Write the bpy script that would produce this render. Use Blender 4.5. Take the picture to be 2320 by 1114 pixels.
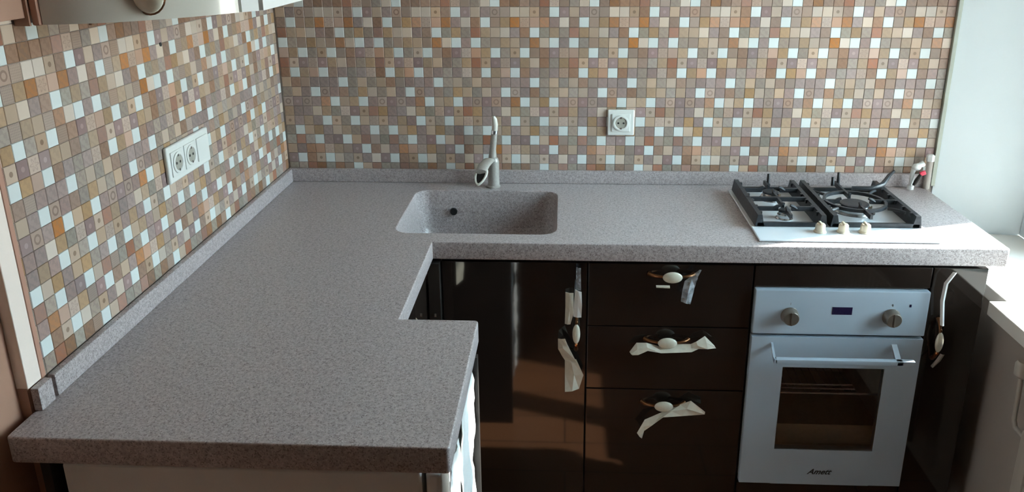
import bpy, bmesh, math, random
from mathutils import Vector, Matrix
random.seed(7)
for o in list(bpy.data.objects): bpy.data.objects.remove(o, do_unlink=True)
scene = bpy.context.scene
COL = scene.collection
PI = math.pi

# ------------------------------------------------------------ camera
FW, FH, FPX, CX, CY = 2320.0, 1114.0, 1790.806, 1193.845, 418.556
CAM = Vector((0.88802, -2.41679, 1.64463))
R_ = Vector((0.998884, 0.046936, -0.005241)); U_ = Vector((-0.009309, 0.304470, 0.952477)); F_ = Vector((-0.046301, 0.951365, -0.304567))
cd = bpy.data.cameras.new('camera'); cam = bpy.data.objects.new('camera', cd); COL.objects.link(cam)
cd.sensor_fit = 'HORIZONTAL'; cd.sensor_width = 36.0; cd.lens = FPX / FW * 36.0
cd.shift_x = -(CX - FW / 2) / FW; cd.shift_y = (CY - FH / 2) / FW
cd.clip_start = 0.05; cd.clip_end = 100
M = Matrix((R_, U_, -F_)).transposed().to_4x4(); M.translation = CAM
cam.matrix_world = M
scene.camera = cam

# ------------------------------------------------------------ light
SKY = 26.0
w = bpy.data.worlds.new('sky'); scene.world = w; w.use_nodes = True
wn = w.node_tree; wn.nodes.clear()
out = wn.nodes.new('ShaderNodeOutputWorld'); bg = wn.nodes.new('ShaderNodeBackground')
tc = wn.nodes.new('ShaderNodeTexCoord'); sx = wn.nodes.new('ShaderNodeSeparateXYZ'); rp = wn.nodes.new('ShaderNodeValToRGB')
wn.links.new(tc.outputs['Generated'], sx.inputs[0]); wn.links.new(sx.outputs['Z'], rp.inputs[0])
rp.color_ramp.elements[0].position = 0.0; rp.color_ramp.elements[0].color = (0.55, 0.55, 0.50, 1)
rp.color_ramp.elements[1].position = 0.6; rp.color_ramp.elements[1].color = (0.58, 0.86, 1.0, 1)
e = rp.color_ramp.elements.new(0.03); e.color = (0.79, 0.93, 1.0, 1)
wn.links.new(rp.outputs[0], bg.inputs[0]); bg.inputs[1].default_value = SKY
wn.links.new(bg.outputs[0], out.inputs[0])
EL = math.radians(37)
sd = Vector((-0.9556 * math.cos(EL), -0.2947 * math.cos(EL), -math.sin(EL)))
sl = bpy.data.lights.new('sun', 'SUN'); sl.energy = 21.0; sl.angle = math.radians(0.8); sl.color = (1.0, 0.96, 0.90)
so = bpy.data.objects.new('sun', sl); COL.objects.link(so); so.rotation_euler = sd.to_track_quat('-Z', 'Y').to_euler(); so.location = (4, 1, 4)
scene.view_settings.view_transform = 'Standard'; scene.view_settings.look = 'None'
scene.view_settings.gamma = 1.0; scene.view_settings.use_curve_mapping = False
scene.view_settings.exposure = 0.18

# ------------------------------------------------------------ materials
def lin(c): return tuple(((v / 255.0) / 12.92 if v / 255.0 <= 0.04045 else ((v / 255.0 + 0.055) / 1.055) ** 2.4) for v in c)
def base_mat(name, col, rough=0.5, metal=0.0, coat=0.0, spec=0.5):
    m = bpy.data.materials.new(name); m.use_nodes = True
    b = m.node_tree.nodes['Principled BSDF']
    b.inputs['Base Color'].default_value = (*col, 1); b.inputs['Roughness'].default_value = rough
    b.inputs['Metallic'].default_value = metal; b.inputs['Coat Weight'].default_value = coat
    b.inputs['Specular IOR Level'].default_value = spec
    return m, m.node_tree, b
def noisy(name, col, rough=0.5, metal=0.0, coat=0.0, var=0.08, scale=30.0, bump=0.0, spec=0.5):
    m, nt, b = base_mat(name, col, rough, metal, coat, spec)
    tc = nt.nodes.new('ShaderNodeTexCoord'); n = nt.nodes.new('ShaderNodeTexNoise'); n.inputs['Scale'].default_value = scale; n.inputs['Detail'].default_value = 4
    nt.links.new(tc.outputs['Object'], n.inputs['Vector'])
    r = nt.nodes.new('ShaderNodeValToRGB'); nt.links.new(n.outputs['Fac'], r.inputs[0])
    r.color_ramp.elements[0].position = 0.3; r.color_ramp.elements[1].position = 0.7
    r.color_ramp.elements[0].color = (*[max(0, c * (1 - var)) for c in col], 1); r.color_ramp.elements[1].color = (*[min(1, c * (1 + var)) for c in col], 1)
    nt.links.new(r.outputs[0], b.inputs['Base Color'])
    if bump:
        bp = nt.nodes.new('ShaderNodeBump'); bp.inputs['Strength'].default_value = bump; bp.inputs['Distance'].default_value = 0.002
        nt.links.new(n.outputs['Fac'], bp.inputs['Height']); nt.links.new(bp.outputs[0], b.inputs['Normal'])
    return m
def stone_mat():
    m, nt, b = base_mat('speckled_stone', (0.3, 0.28, 0.28), 0.32)
    tc = nt.nodes.new('ShaderNodeTexCoord')
    def noise(s, d):
        n = nt.nodes.new('ShaderNodeTexNoise'); n.inputs['Scale'].default_value = s; n.inputs['Detail'].default_value = d
        nt.links.new(tc.outputs['Object'], n.inputs['Vector']); return n
    def ramp(n, a, ca, bb, cb):
        r = nt.nodes.new('ShaderNodeValToRGB'); r.color_ramp.elements[0].position = a; r.color_ramp.elements[1].position = bb
        r.color_ramp.elements[0].color = (*ca, 1); r.color_ramp.elements[1].color = (*cb, 1); nt.links.new(n.outputs['Fac'], r.inputs[0]); return r
    base = ramp(noise(150, 5), 0.36, (0.33, 0.285, 0.28), 0.62, (0.475, 0.42, 0.42))
    dark = ramp(noise(330, 2), 0.56, (0, 0, 0), 0.64, (1, 1, 1))
    lite = ramp(noise(410, 2), 0.60, (0, 0, 0), 0.68, (1, 1, 1))
    m1 = nt.nodes.new('ShaderNodeMixRGB'); nt.links.new(dark.outputs[0], m1.inputs[0]); nt.links.new(base.outputs[0], m1.inputs[1]); m1.inputs[2].default_value = (0.20, 0.165, 0.16, 1)
    m2 = nt.nodes.new('ShaderNodeMixRGB'); nt.links.new(lite.outputs[0], m2.inputs[0]); nt.links.new(m1.outputs[0], m2.inputs[1]); m2.inputs[2].default_value = (0.60, 0.57, 0.57, 1)
    nt.links.new(m2.outputs[0], b.inputs['Base Color'])
    return m
STONE = stone_mat()
GROUT = noisy('grout', (0.38, 0.33, 0.29), 0.8, var=0.15, scale=80)
PAINT = noisy('wall_paint', (0.60, 0.53, 0.46), 0.85, var=0.03, scale=6)
CEIL = noisy('ceiling_paint', (0.62, 0.58, 0.54), 0.9, var=0.02, scale=6)
BROWNW = noisy('brown_panel', (0.38, 0.215, 0.15), 0.45, var=0.12, scale=4)
CREAM = noisy('cream_lacquer', (0.88, 0.76, 0.68), 0.25, coat=0.3, var=0.02, scale=5)
CREAM2 = noisy('pale_cabinet_gloss', (0.62, 0.60, 0.54), 0.15, coat=0.5, var=0.02, scale=5)
TERRA = noisy('terracotta_strip', (0.45, 0.24, 0.17), 0.6, var=0.06, scale=20)
GLOSSD = noisy('dark_brown_gloss', (0.016, 0.011, 0.009), 0.06, var=0.15, scale=12, coat=0.3, spec=0.5)
DARKB = noisy('dark_carcass', (0.018, 0.014, 0.012), 0.5, var=0.15, scale=20)
WHITE = noisy('white_plastic', (0.78, 0.79, 0.78), 0.35, var=0.015, scale=20)
SOCK = noisy('socket_plastic', (0.72, 0.74, 0.71), 0.3, var=0.015, scale=20)
SOCKD = noisy('socket_well_shade', (0.36, 0.35, 0.30), 0.5, var=0.05, scale=60)
ENAM = noisy('white_enamel', (0.70, 0.74, 0.78), 0.16, coat=0.4, var=0.01, scale=10)
IRON = noisy('cast_iron', (0.022, 0.025, 0.030), 0.42, var=0.3, scale=90, bump=0.2)
STEEL = noisy('brushed_steel', (0.62, 0.62, 0.62), 0.25, metal=1.0, var=0.04, scale=60)
CHROME = noisy('chrome', (0.85, 0.87, 0.9), 0.06, metal=1.0, var=0.01, scale=20)
BRONZE = noisy('bronze', (0.16, 0.07, 0.03), 0.3, metal=0.9, var=0.2, scale=60)
COPPER = noisy('copper', (0.75, 0.30, 0.12), 0.25, metal=1.0, var=0.1, scale=60)
CERAM = noisy('ivory_ceramic', (0.62, 0.59, 0.48), 0.12, coat=0.6, var=0.06, scale=90)
KNOBM = noisy('taupe_metal_knob', (0.20, 0.17, 0.14), 0.35, metal=0.6, var=0.1, scale=40)
BEIGEK = noisy('beige_knob', (0.70, 0.62, 0.48), 0.3, var=0.05, scale=40)
TAUPE = noisy('taupe_granite_tap', (0.34, 0.32, 0.29), 0.3, var=0.12, scale=260, coat=0.3)
TAPL = noisy('pale_tap_rim', (0.58, 0.56, 0.50), 0.25, var=0.04, scale=200, coat=0.3)
BLACK = noisy('black_void', (0.004, 0.004, 0.004), 0.7, var=0.1, scale=20)
FILM = noisy('torn_backing_film', (0.62, 0.58, 0.48), 0.45, var=0.08, scale=60)
RED = noisy('red_lever', (0.65, 0.03, 0.07), 0.35, var=0.05, scale=30)
GUNM = noisy('grey_corner_profile', (0.40, 0.42, 0.36), 0.4, metal=0.3, var=0.06, scale=10)
SILL = noisy('white_window_board', (0.82, 0.80, 0.76), 0.3, var=0.015, scale=8)
UNDER = noisy('painted_wall_beige', (0.42, 0.37, 0.33), 0.7, var=0.03, scale=5)
PVC = noisy('white_window_pvc', (0.84, 0.92, 0.95), 0.35, var=0.01, scale=8)
OVW = noisy('blue_white_oven_glass', (0.42, 0.50, 0.58), 0.14, coat=0.4, var=0.01, scale=10)
OVENI = noisy('oven_cavity_enamel', (0.62, 0.59, 0.56), 0.3, var=0.1, scale=30)
RADM = noisy('aged_radiator_enamel', (0.46, 0.42, 0.37), 0.4, var=0.03, scale=8)
NAVY = noisy('display_navy', (0.012, 0.008, 0.04), 0.12, var=0.2, scale=200)
def film_mat():
    m = bpy.data.materials.new('clear_film'); m.use_nodes = True; nt = m.node_tree; nt.nodes.clear()
    o = nt.nodes.new('ShaderNodeOutputMaterial'); mx = nt.nodes.new('ShaderNodeMixShader'); t = nt.nodes.new('ShaderNodeBsdfTransparent'); p = nt.nodes.new('ShaderNodeBsdfPrincipled')
    p.inputs['Base Color'].default_value = (0.45, 0.47, 0.5, 1); p.inputs['Roughness'].default_value = 0.25
    tc = nt.nodes.new('ShaderNodeTexCoord'); n = nt.nodes.new('ShaderNodeTexNoise'); n.inputs['Scale'].default_value = 60
    nt.links.new(tc.outputs['Object'], n.inputs['Vector'])
    r = nt.nodes.new('ShaderNodeMapRange'); r.inputs[1].default_value = 0.3; r.inputs[2].default_value = 0.7; r.inputs[3].default_value = 0.15; r.inputs[4].default_value = 0.75
    nt.links.new(n.outputs['Fac'], r.inputs[0]); nt.links.new(r.outputs[0], mx.inputs[0])
    nt.links.new(t.outputs[0], mx.inputs[1]); nt.links.new(p.outputs[0], mx.inputs[2]); nt.links.new(mx.outputs[0], o.inputs[0])
    return m
CLEAR = film_mat()
def glass_mat(name, tint, mirror_rough=0.02, ior=1.45):
    m = bpy.data.materials.new(name); m.use_nodes = True; nt = m.node_tree; nt.nodes.clear()
    o = nt.nodes.new('ShaderNodeOutputMaterial'); mx = nt.nodes.new('ShaderNodeMixShader'); t = nt.nodes.new('ShaderNodeBsdfTransparent'); g = nt.nodes.new('ShaderNodeBsdfGlossy')
    f = nt.nodes.new('ShaderNodeFresnel'); f.inputs[0].default_value = ior
    t.inputs[0].default_value = (*tint, 1); g.inputs['Roughness'].default_value = mirror_rough
    nt.links.new(f.outputs[0], mx.inputs[0]); nt.links.new(t.outputs[0], mx.inputs[1]); nt.links.new(g.outputs[0], mx.inputs[2]); nt.links.new(mx.outputs[0], o.inputs[0])
    return m
PANE = glass_mat('window_glass', (0.97, 0.99, 0.99)); OVENG = glass_mat('smoked_oven_glass', (0.97, 0.96, 0.95), 0.03, 1.5)
def floor_mat():
    m, nt, b = base_mat('laminate', (0.42, 0.19, 0.08), 0.4)
    tc = nt.nodes.new('ShaderNodeTexCoord'); br = nt.nodes.new('ShaderNodeTexBrick')
    br.inputs['Color1'].default_value = (0.27, 0.12, 0.058, 1); br.inputs['Color2'].default_value = (0.23, 0.10, 0.046, 1); br.inputs['Mortar'].default_value = (0.1, 0.05, 0.03, 1)
    br.inputs['Scale'].default_value = 1.0; br.inputs['Brick Width'].default_value = 0.9; br.inputs['Row Height'].default_value = 0.15; br.inputs['Mortar Size'].default_value = 0.003
    nt.links.new(tc.outputs['Object'], br.inputs['Vector']); nt.links.new(br.outputs[0], b.inputs['Base Color'])
    return m
FLOOR = floor_mat()

# tile kinds: colour A, colour B, motif, roughness
KIND = {
 'W': ((0.66, 0.71, 0.70), None, 'plain'), 'L': ((0.56, 0.54, 0.49), None, 'plain'), 'B': ((0.44, 0.38, 0.31), None, 'plain'),
 'P': ((0.47, 0.34, 0.27), None, 'plain'), 'G': ((0.30, 0.285, 0.255), (0.25, 0.23, 0.22), 'mottle'), 'M': ((0.285, 0.235, 0.235), (0.235, 0.20, 0.205), 'mottle'),
 'U': ((0.24, 0.185, 0.20), (0.36, 0.29, 0.30), 'dot'), 'T': ((0.36, 0.27, 0.17), (0.32, 0.24, 0.155), 'mottle'), 'O': ((0.40, 0.20, 0.09), (0.33, 0.18, 0.09), 'mottle'),
 'R': ((0.30, 0.155, 0.11), (0.27, 0.15, 0.115), 'mottle'), 'N': ((0.27, 0.185, 0.14), (0.23, 0.155, 0.115), 'mottle'), 'K': ((0.20, 0.12, 0.075), (0.24, 0.14, 0.08), 'mottle'),
 'D': ((0.44, 0.37, 0.30), (0.20, 0.15, 0.11), 'dot'), 'Q': ((0.38, 0.31, 0.27), (0.21, 0.155, 0.135), 'ring'), 'S': ((0.45, 0.38, 0.33), (0.34, 0.28, 0.25), 'flower'),
 'Z': ((0.31, 0.26, 0.225), (0.25, 0.205, 0.18), 'lattice'), 'E': ((0.27, 0.275, 0.24), (0.23, 0.225, 0.20), 'mottle'),
}
def tile_mat(k):
    A, Bc, motif = KIND[k]
    def warm(c): return tuple(v * 0.80 + 0.20 * m_ for v, m_ in zip((c[0] * 1.10, c[1] * 0.97, c[2] * 0.90), (0.44, 0.365, 0.315)))
    if k != 'W':
        A = warm(A); Bc = warm(Bc) if Bc else None
    m, nt, b = base_mat('tile_' + {'W': 'white', 'L': 'ivory', 'B': 'beige', 'P': 'peach', 'G': 'grey', 'M': 'mauve', 'U': 'plum', 'T': 'tan', 'O': 'orange', 'R': 'russet', 'N': 'brown', 'K': 'umber', 'D': 'dotted', 'Q': 'ringed', 'S': 'flowered', 'Z': 'lattice', 'E': 'sage'}[k], A, 0.27)
    N = nt.nodes; Lk = nt.links
    col = N.new('ShaderNodeRGB'); col.outputs[0].default_value = (*A, 1); cur = col.outputs[0]
    uv = N.new('ShaderNodeUVMap'); uv.uv_map = 'UVMap'
    def math_(op, a, bb=None):
        n = N.new('ShaderNodeMath'); n.operation = op
        for i, v in enumerate((a, bb)):
            if v is None: continue
            if isinstance(v, (int, float)): n.inputs[i].default_value = v
            else: Lk.new(v, n.inputs[i])
        return n.outputs[0]
    if motif != 'plain':
        sp = N.new('ShaderNodeSeparateXYZ'); Lk.new(uv.outputs[0], sp.inputs[0])
        x = math_('SUBTRACT', sp.outputs[0], 0.5); y = math_('SUBTRACT', sp.outputs[1], 0.5)
        r = math_('SQRT', math_('ADD', math_('MULTIPLY', x, x), math_('MULTIPLY', y, y)))
        if motif == 'dot': f = math_('LESS_THAN', r, 0.17)
        elif motif == 'ring': f = math_('LESS_THAN', math_('ABSOLUTE', math_('SUBTRACT', r, 0.26)), 0.07)
        elif motif == 'flower':
            a = math_('ARCTAN2', y, x); rr = math_('ADD', 0.26, math_('MULTIPLY', 0.13, math_('COSINE', math_('MULTIPLY', a, 6.0))))
            f = math_('LESS_THAN', math_('ABSOLUTE', math_('SUBTRACT', r, rr)), 0.06)
        elif motif == 'lattice':
            f = math_('GREATER_THAN', math_('MULTIPLY', math_('SINE', math_('MULTIPLY', math_('ADD', x, y), 21.0)), math_('SINE', math_('MULTIPLY', math_('SUBTRACT', x, y), 21.0))), 0.1)
        else:
            tcn = N.new('ShaderNodeTexCoord'); n = N.new('ShaderNodeTexNoise'); n.inputs['Scale'].default_value = 3.0; n.inputs['Detail'].default_value = 3
            Lk.new(uv.outputs[0], n.inputs['Vector']); f = math_('GREATER_THAN', n.outputs['Fac'], 0.5)
        mx = N.new('ShaderNodeMixRGB'); Lk.new(f, mx.inputs[0]); Lk.new(cur, mx.inputs[1]); mx.inputs[2].default_value = (*(Bc or A), 1); cur = mx.outputs[0]
    oi = N.new('ShaderNodeObjectInfo'); gi = N.new('ShaderNodeNewGeometry')
    rnd = math_('FRACT', math_('ADD', oi.outputs['Random'], gi.outputs['Random Per Island']))
    hsv = N.new('ShaderNodeHueSaturation'); Lk.new(cur, hsv.inputs['Color'])
    amp = 0.10 if k == 'W' else 0.30
    Lk.new(math_('ADD', 1 - amp / 2, math_('MULTIPLY', rnd, amp)), hsv.inputs['Value'])
    Lk.new(math_('ADD', 0.85, math_('MULTIPLY', math_('FRACT', math_('MULTIPLY', rnd, 7.3)), 0.4)), hsv.inputs['Saturation'])
    Lk.new(hsv.outputs[0], b.inputs['Base Color'])
    return m
TM = {k: tile_mat(k) for k in KIND}

# ------------------------------------------------------------ mesh helpers
def frame_of(d):
    d = d.normalized(); a = Vector((0, 0, 1)) if abs(d.z) < 0.9 else Vector((1, 0, 0))
    x = d.cross(a).normalized(); return x, d.cross(x).normalized()
class MB:
    def __init__(s): s.bm = bmesh.new(); s.mi = 0; s.mats = []
    def mat(s, m):
        if m not in s.mats: s.mats.append(m)
        s.mi = s.mats.index(m); return s
    def _tag(s, n0):
        s.bm.faces.ensure_lookup_table()
        for f in s.bm.faces[n0:]: f.material_index = s.mi
    def box(s, a, b, bev=0.0, seg=2, rot=None, piv=None):
        t = bmesh.new(); bmesh.ops.create_cube(t, size=1.0)
        c = [(a[i] + b[i]) / 2 for i in range(3)]; d = [abs(b[i] - a[i]) for i in range(3)]
        for v in t.verts: v.co = Vector((v.co.x * d[0], v.co.y * d[1], v.co.z * d[2]))
        if bev > 0:
            bmesh.ops.bevel(t, geom=t.edges[:], offset=min(bev, min(d) * 0.49), segments=seg, affect='EDGES', profile=0.5)
        for v in t.verts:
            v.co = v.co + Vector(c)
            if rot is not None: v.co = rot @ (v.co - Vector(piv or c)) + Vector(piv or c)
        s.join(t); return s
    def join(s, t):
        n0 = len(s.bm.faces); mp = {}
        for v in t.verts: mp[v] = s.bm.verts.new(v.co)
        for f in t.faces:
            try: s.bm.faces.new([mp[v] for v in f.verts])
            except ValueError: pass
        t.free(); s._tag(n0)
    def rings(s, rings, cap0=True, cap1=True, closed=True):
        n0 = len(s.bm.faces); R = [[s.bm.verts.new(p) for p in r] for r in rings]
        n = len(R[0])
        for i in range(len(R) - 1):
            for j in range(n if closed else n - 1):
                k = (j + 1) % n; s.bm.faces.new((R[i][j], R[i][k], R[i + 1][k], R[i + 1][j]))
        if cap0: s.bm.faces.new(list(reversed(R[0])))
        if cap1: s.bm.faces.new(R[-1])
        s._tag(n0); return s
    def tube(s, pts, r, n=10, cap=True, flat=1.0):
        pts = [Vector(p) for p in pts]; rr = r if isinstance(r, (list, tuple)) else [r] * len(pts); rings = []
        px = None
        for i, p in enumerate(pts):
            d = (pts[min(i + 1, len(pts) - 1)] - pts[max(i - 1, 0)])
            x, y = frame_of(d)
            if px is not None:
                x = (px - d.normalized() * px.dot(d.normalized())).normalized(); y = d.normalized().cross(x)
            px = x
            rings.append([p + x * (rr[i] * math.cos(2 * PI * k / n)) + y * (rr[i] * flat * math.sin(2 * PI * k / n)) for k in range(n)])
        return s.rings(rings, cap, cap)
    def lathe(s, base, axis, prof, n=24):
        base = Vector(base); axis = Vector(axis).normalized(); x, y = frame_of(axis)
        return s.rings([[base + axis * h + x * (r * math.cos(2 * PI * k / n)) + y * (r * math.sin(2 * PI * k / n)) for k in range(n)] for r, h in prof])
    def ball(s, c, rx, ry, rz, n=20, m=12):
        rings = []
        for i in range(m + 1):
            a = -PI / 2 + PI * (i + 0.02) / (m + 0.04) if m else 0
            rings.append([Vector((c[0] + rx * math.cos(a) * math.cos(2 * PI * k / n), c[1] + ry * math.cos(a) * math.sin(2 * PI * k / n), c[2] + rz * math.sin(a))) for k in range(n)])
        return s.rings(rings)
    def prism(s, poly, axis, a, b):   # poly: 2-D points in the other two axes (cyclic order xyz)
        def P(p, t):
            return {0: (t, p[0], p[1]), 1: (p[0], t, p[1]), 2: (p[0], p[1], t)}[axis]
        return s.rings([[Vector(P(p, a)) for p in poly], [Vector(P(p, b)) for p in poly]])
    def make(s, name, mats=None, parent=None, smooth=True, ang=35):
        bmesh.ops.recalc_face_normals(s.bm, faces=s.bm.faces[:])
        me = bpy.data.meshes.new(name); s.bm.to_mesh(me); s.bm.free()
        ms = s.mats if s.mats else ([mats] if not isinstance(mats, (list, tuple)) else mats)
        for m in ms: me.materials.append(m)
        if smooth:
            for p in me.polygons: p.use_smooth = True
            me.set_sharp_from_angle(angle=math.radians(ang))
        o = bpy.data.objects.new(name, me); COL.objects.link(o)
        if smooth:
            wn_ = o.modifiers.new('weighted', 'WEIGHTED_NORMAL'); wn_.keep_sharp = True; wn_.weight = 90
        if parent is not None: adopt(o, parent)
        return o
def adopt(o, parent):
    o.parent = parent
    o.matrix_parent_inverse = Matrix.Translation(-parent.location) if parent.type == 'EMPTY' else Matrix.Identity(4)
def thing(name, label, cat, loc=(0, 0, 0), group=None):
    o = bpy.data.objects.new(name, None); COL.objects.link(o); o.location = loc; o.empty_display_size = 0.05
    return tag(o, label, cat, group)
def tag(o, label=None, cat=None, group=None, kind=None):
    if label: o['label'] = label
    if cat: o['category'] = cat
    if group: o['group'] = group
    if kind: o['kind'] = kind
    return o
def struct(o): o['kind'] = 'structure'; return o
def lab(o, t): o['label'] = t; return o

# ------------------------------------------------------------ room shell
T = 0.88                       # worktop level
X1 = 2.044                     # right end of the tiled wall
YF = -3.4                      # wall behind the camera
b = MB().mat(FLOOR).box((-1.0, YF - .1, -0.05), (2.45, 0.12, 0)); struct(b.make('floor', smooth=False))
b = MB().mat(CEIL).box((-1.0, YF - .1, 2.55), (2.45, 0.12, 2.62)); struct(b.make('ceiling', smooth=False))
b = MB().mat(GROUT).box((-0.1, 0.003, 0), (X1, 0.12, 1.56)).mat(PAINT).box((-0.1, 0.003, 1.56), (X1 + .3, 0.12, 2.55))
wall_back = struct(b.make('wall_back', smooth=False))
b = MB().mat(GROUT).box((-0.1, -1.26, 0), (-0.003, 0.003, 1.56)).mat(PAINT).box((-0.1, -1.26, 1.56), (-0.003, 0.003, 2.55))
wall_left = struct(b.make('wall_left', smooth=False))
# wall end beyond the mosaic: cream strip with a narrow terracotta edge, then the brown panelling of the passage
b = MB().mat(CREAM).box((-0.1, -1.306, T + 0.0427), (0.0, -1.2705, 2.55), 0.0015).mat(TERRA).box((-0.1, -1.2705, T + 0.0427), (0.0012, -1.26, 2.55), 0.001).mat(BROWNW).box((-0.1, -1.306, 0), (-0.003, -1.26, T + 0.0427))
struct(b.make('trim_1', smooth=False))
b = MB().mat(BROWNW).box((-0.14, YF, 0), (-0.02, -1.306, 2.55)); struct(b.make('wall_passage', smooth=False))
b = MB().mat(PAINT).box((-0.14, YF - .1, 0), (2.45, YF, 2.55)); struct(b.make('wall_front', smooth=False))
# right wall with the window opening y -0.02 .. -1.78, z 0.70 .. 2.2 (splayed reveals)
WY0, WY1, WZ0, WZ1, WXO = -0.165, -1.00, 0.70, 2.155, 2.30
b = MB().mat(UNDER).box((X1, YF, 0), (2.45, 0.12, WZ0)).box((X1, YF, WZ1 + .0), (2.45, 0.12, 2.55)).box((X1, YF, WZ0), (2.45, -1.16, WZ1))
wall_right = struct(b.make('wall_right', smooth=False))
b = MB().mat(PVC)
b.prism([(X1, -0.002), (2.30, -0.060), (2.45, -0.060), (2.45, 0.12), (X1, 0.12)], 2, WZ0, WZ1)
b.prism([(X1, -1.16), (2.45, -1.16), (2.45, -1.00), (2.30, -1.00)], 2, WZ0, WZ1)
struct(b.make('trim_2', smooth=False))
# corner profile at the end of the mosaic
b = MB().mat(GUNM).box((2.033, -0.010, T + 0.002), (X1 + 0.002, 0.003, 2.2), 0.002); struct(b.make('trim_3'))
# window
win = struct(MB().mat(PVC).box((WXO, -0.060, WZ0 + .04), (WXO + .07, WY0 - .055, WZ1), .004).box((WXO, WY1, WZ0 + .04), (WXO + .07, WY1 + .055, WZ1), .004)
    .box((WXO, WY1, WZ0 + .04), (WXO + .07, WY0, WZ0 + .095), .004).box((WXO, WY1, WZ1 - .055), (WXO + .07, WY0, WZ1), .004).make('window_1'))
for y0, y1 in ((-0.60, -0.70),):
    adopt(MB().mat(PVC).box((WXO + .005, y1, WZ0 + .095), (WXO + .065, y0, WZ1 - .055), .004).make('mullion'), win)
for y0, y1 in ((-0.22, -0.60), (-0.70, -0.945)):
    adopt(MB().mat(PANE).box((WXO + .032, y1, WZ0 + .095), (WXO + .036, y0, WZ1 - .055)).make('pane', smooth=False), win)
# window board
b = MB().mat(SILL).prism([(2.02, -0.03), (2.30, -0.062), (2.30, -1.00), (X1, -1.155), (X1, -1.26), (1.975, -1.26), (1.975, -0.532), (2.02, -0.532)], 2, 0.704, 0.742)
o = b.make('trim_4', smooth=False); bv = o.modifiers.new('bevel', 'BEVEL'); bv.width = 0.003; bv.segments = 2; struct(o)

# ------------------------------------------------------------ mosaic
ROWS = {-3: 'MNWEGTRMBG', -2: 'ZGNPMWNOML', -1: 'NWTGZLNKRB', 0: 'KNNRSZGLWN', 1: 'LLDNWUBMQZ', 2: 'OSPOMLNWZT', 3: 'MNWETGRTBL', 4: 'BZOLWMWGZT', 5: 'DWZNUSPTWG',
        6: 'UTBNGTRDUS', 7: 'WNMGMSNWTP', 8: 'MMWGBGBNZM', 9: 'QMNGTBGBMW', 10: 'OWBTWMQUQM', 11: 'TESUDRTMML', 12: 'WDGWBSDMTM',
        13: 'MBTGMWGWBT', 14: 'MUWBRZERGW', 15: 'STZUWNBMOP', 16: 'WLGDMLUWND', 17: 'EKZWBREGRK'}
GAP, TH = 0.0009, 0.0025
def tile_quads(wd, ht):
    w2, h2, c = wd / 2, ht / 2, 0.0008
    V = []
    for (dx, dz, n) in ((0, 0, 0), (0, 0, TH - c), (c, c, TH)):
        V += [(-w2 + dx, -n, -h2 + dz), (w2 - dx, -n, -h2 + dz), (w2 - dx, -n, h2 - dz), (-w2 + dx, -n, h2 - dz)]
    Fs = [(8, 9, 10, 11)]
    for l in (0, 4):
        for j in range(4): Fs.append((l + j, l + (j + 1) % 4, l + 4 + (j + 1) % 4, l + 4 + j))
    return V, Fs
UVQ = ((0, 0), (1, 0), (1, 1), (0, 1))
def add_uv(me):
    uvl = me.uv_layers.new(name='UVMap')
    for p in me.polygons:
        for k, li in enumerate(p.loop_indices): uvl.data[li].uv = UVQ[k % 4] if len(p.loop_indices) == 4 else (0.5, 0.5)
cache = {}
def tile_mesh(k, wd, ht):
    key = (k, round(wd, 4), round(ht, 4))
    if key not in cache:
        V, Fs = tile_quads(wd, ht); me = bpy.data.meshes.new('tile'); me.from_pydata(V, [], Fs); me.materials.append(TM[k]); add_uv(me); cache[key] = me
    return cache[key]
def lay(wall, name, u0, pitch, umin, umax, rowtop, rpitch, zmin, zmax, left):
    cells = []
    for r, s in ROWS.items():
        zt = rowtop(r); zb = zt - rpitch
        zt2, zb2 = min(zt, zmax), max(zb, zmin)
        if zt2 - zb2 < 0.006: continue
        k0 = int(math.floor((umin - u0) / pitch)) - 1
        for k in range(k0, int((umax - u0) / pitch) + 2):
            a, c = max(u0 + k * pitch, umin), min(u0 + (k + 1) * pitch, umax)
            if c - a < 0.004: continue
            kind = s[k % 10]
            cu, cz, wd, ht = (a + c) / 2, (zt2 + zb2) / 2, c - a - GAP, zt2 - zb2 - GAP
            P = Vector((0, cu, cz)) if left else Vector((cu, 0, cz))
            d = (P - CAM); dist = d.length
            face = abs(d.normalized().x) if left else abs(d.normalized().y)
            cells.append((-face / dist ** 2 * wd * ht, P, kind, wd, ht))
    cells.sort(key=lambda t: t[0])
    rot = PI / 2 if left else 0
    off = Vector((-0.003, 0, 0)) if left else Vector((0, 0.003, 0))
    for _, P, kind, wd, ht in cells[:300]:
        o = bpy.data.objects.new('tile', tile_mesh(kind, wd, ht)); COL.objects.link(o); o.location = P + off; o.rotation_euler = (random.uniform(-.004, .004), 0, rot + random.uniform(-.004, .004)); o.parent = wall
    V, Fs, MI = [], [], []; kinds = list(KIND)
    for _, P, kind, wd, ht in cells[300:]:
        v, f = tile_quads(wd, ht); n = len(V)
        for x, y, z in v:
            q = Vector((-y, x, z)) if left else Vector((x, y, z))
            V.append(P + off + q)
        Fs += [tuple(i + n for i in ff) for ff in f]; MI += [kinds.index(kind)] * len(f)
    me = bpy.data.meshes.new(name); me.from_pydata(V, [], Fs)
    for k in kinds: me.materials.append(TM[k])
    me.polygons.foreach_set('material_index', MI); add_uv(me)
    o = bpy.data.objects.new(name, me); COL.objects.link(o); o.parent = wall; o['kind'] = 'stuff'
lay(wall_back, 'mosaic_tiles', 0.1229 - 0.2989, 0.02989, 0.001, 2.033, lambda r: 1.4309 - 0.03056 * (r - 1), 0.03056, 0.90, 1.555, False)
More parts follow.
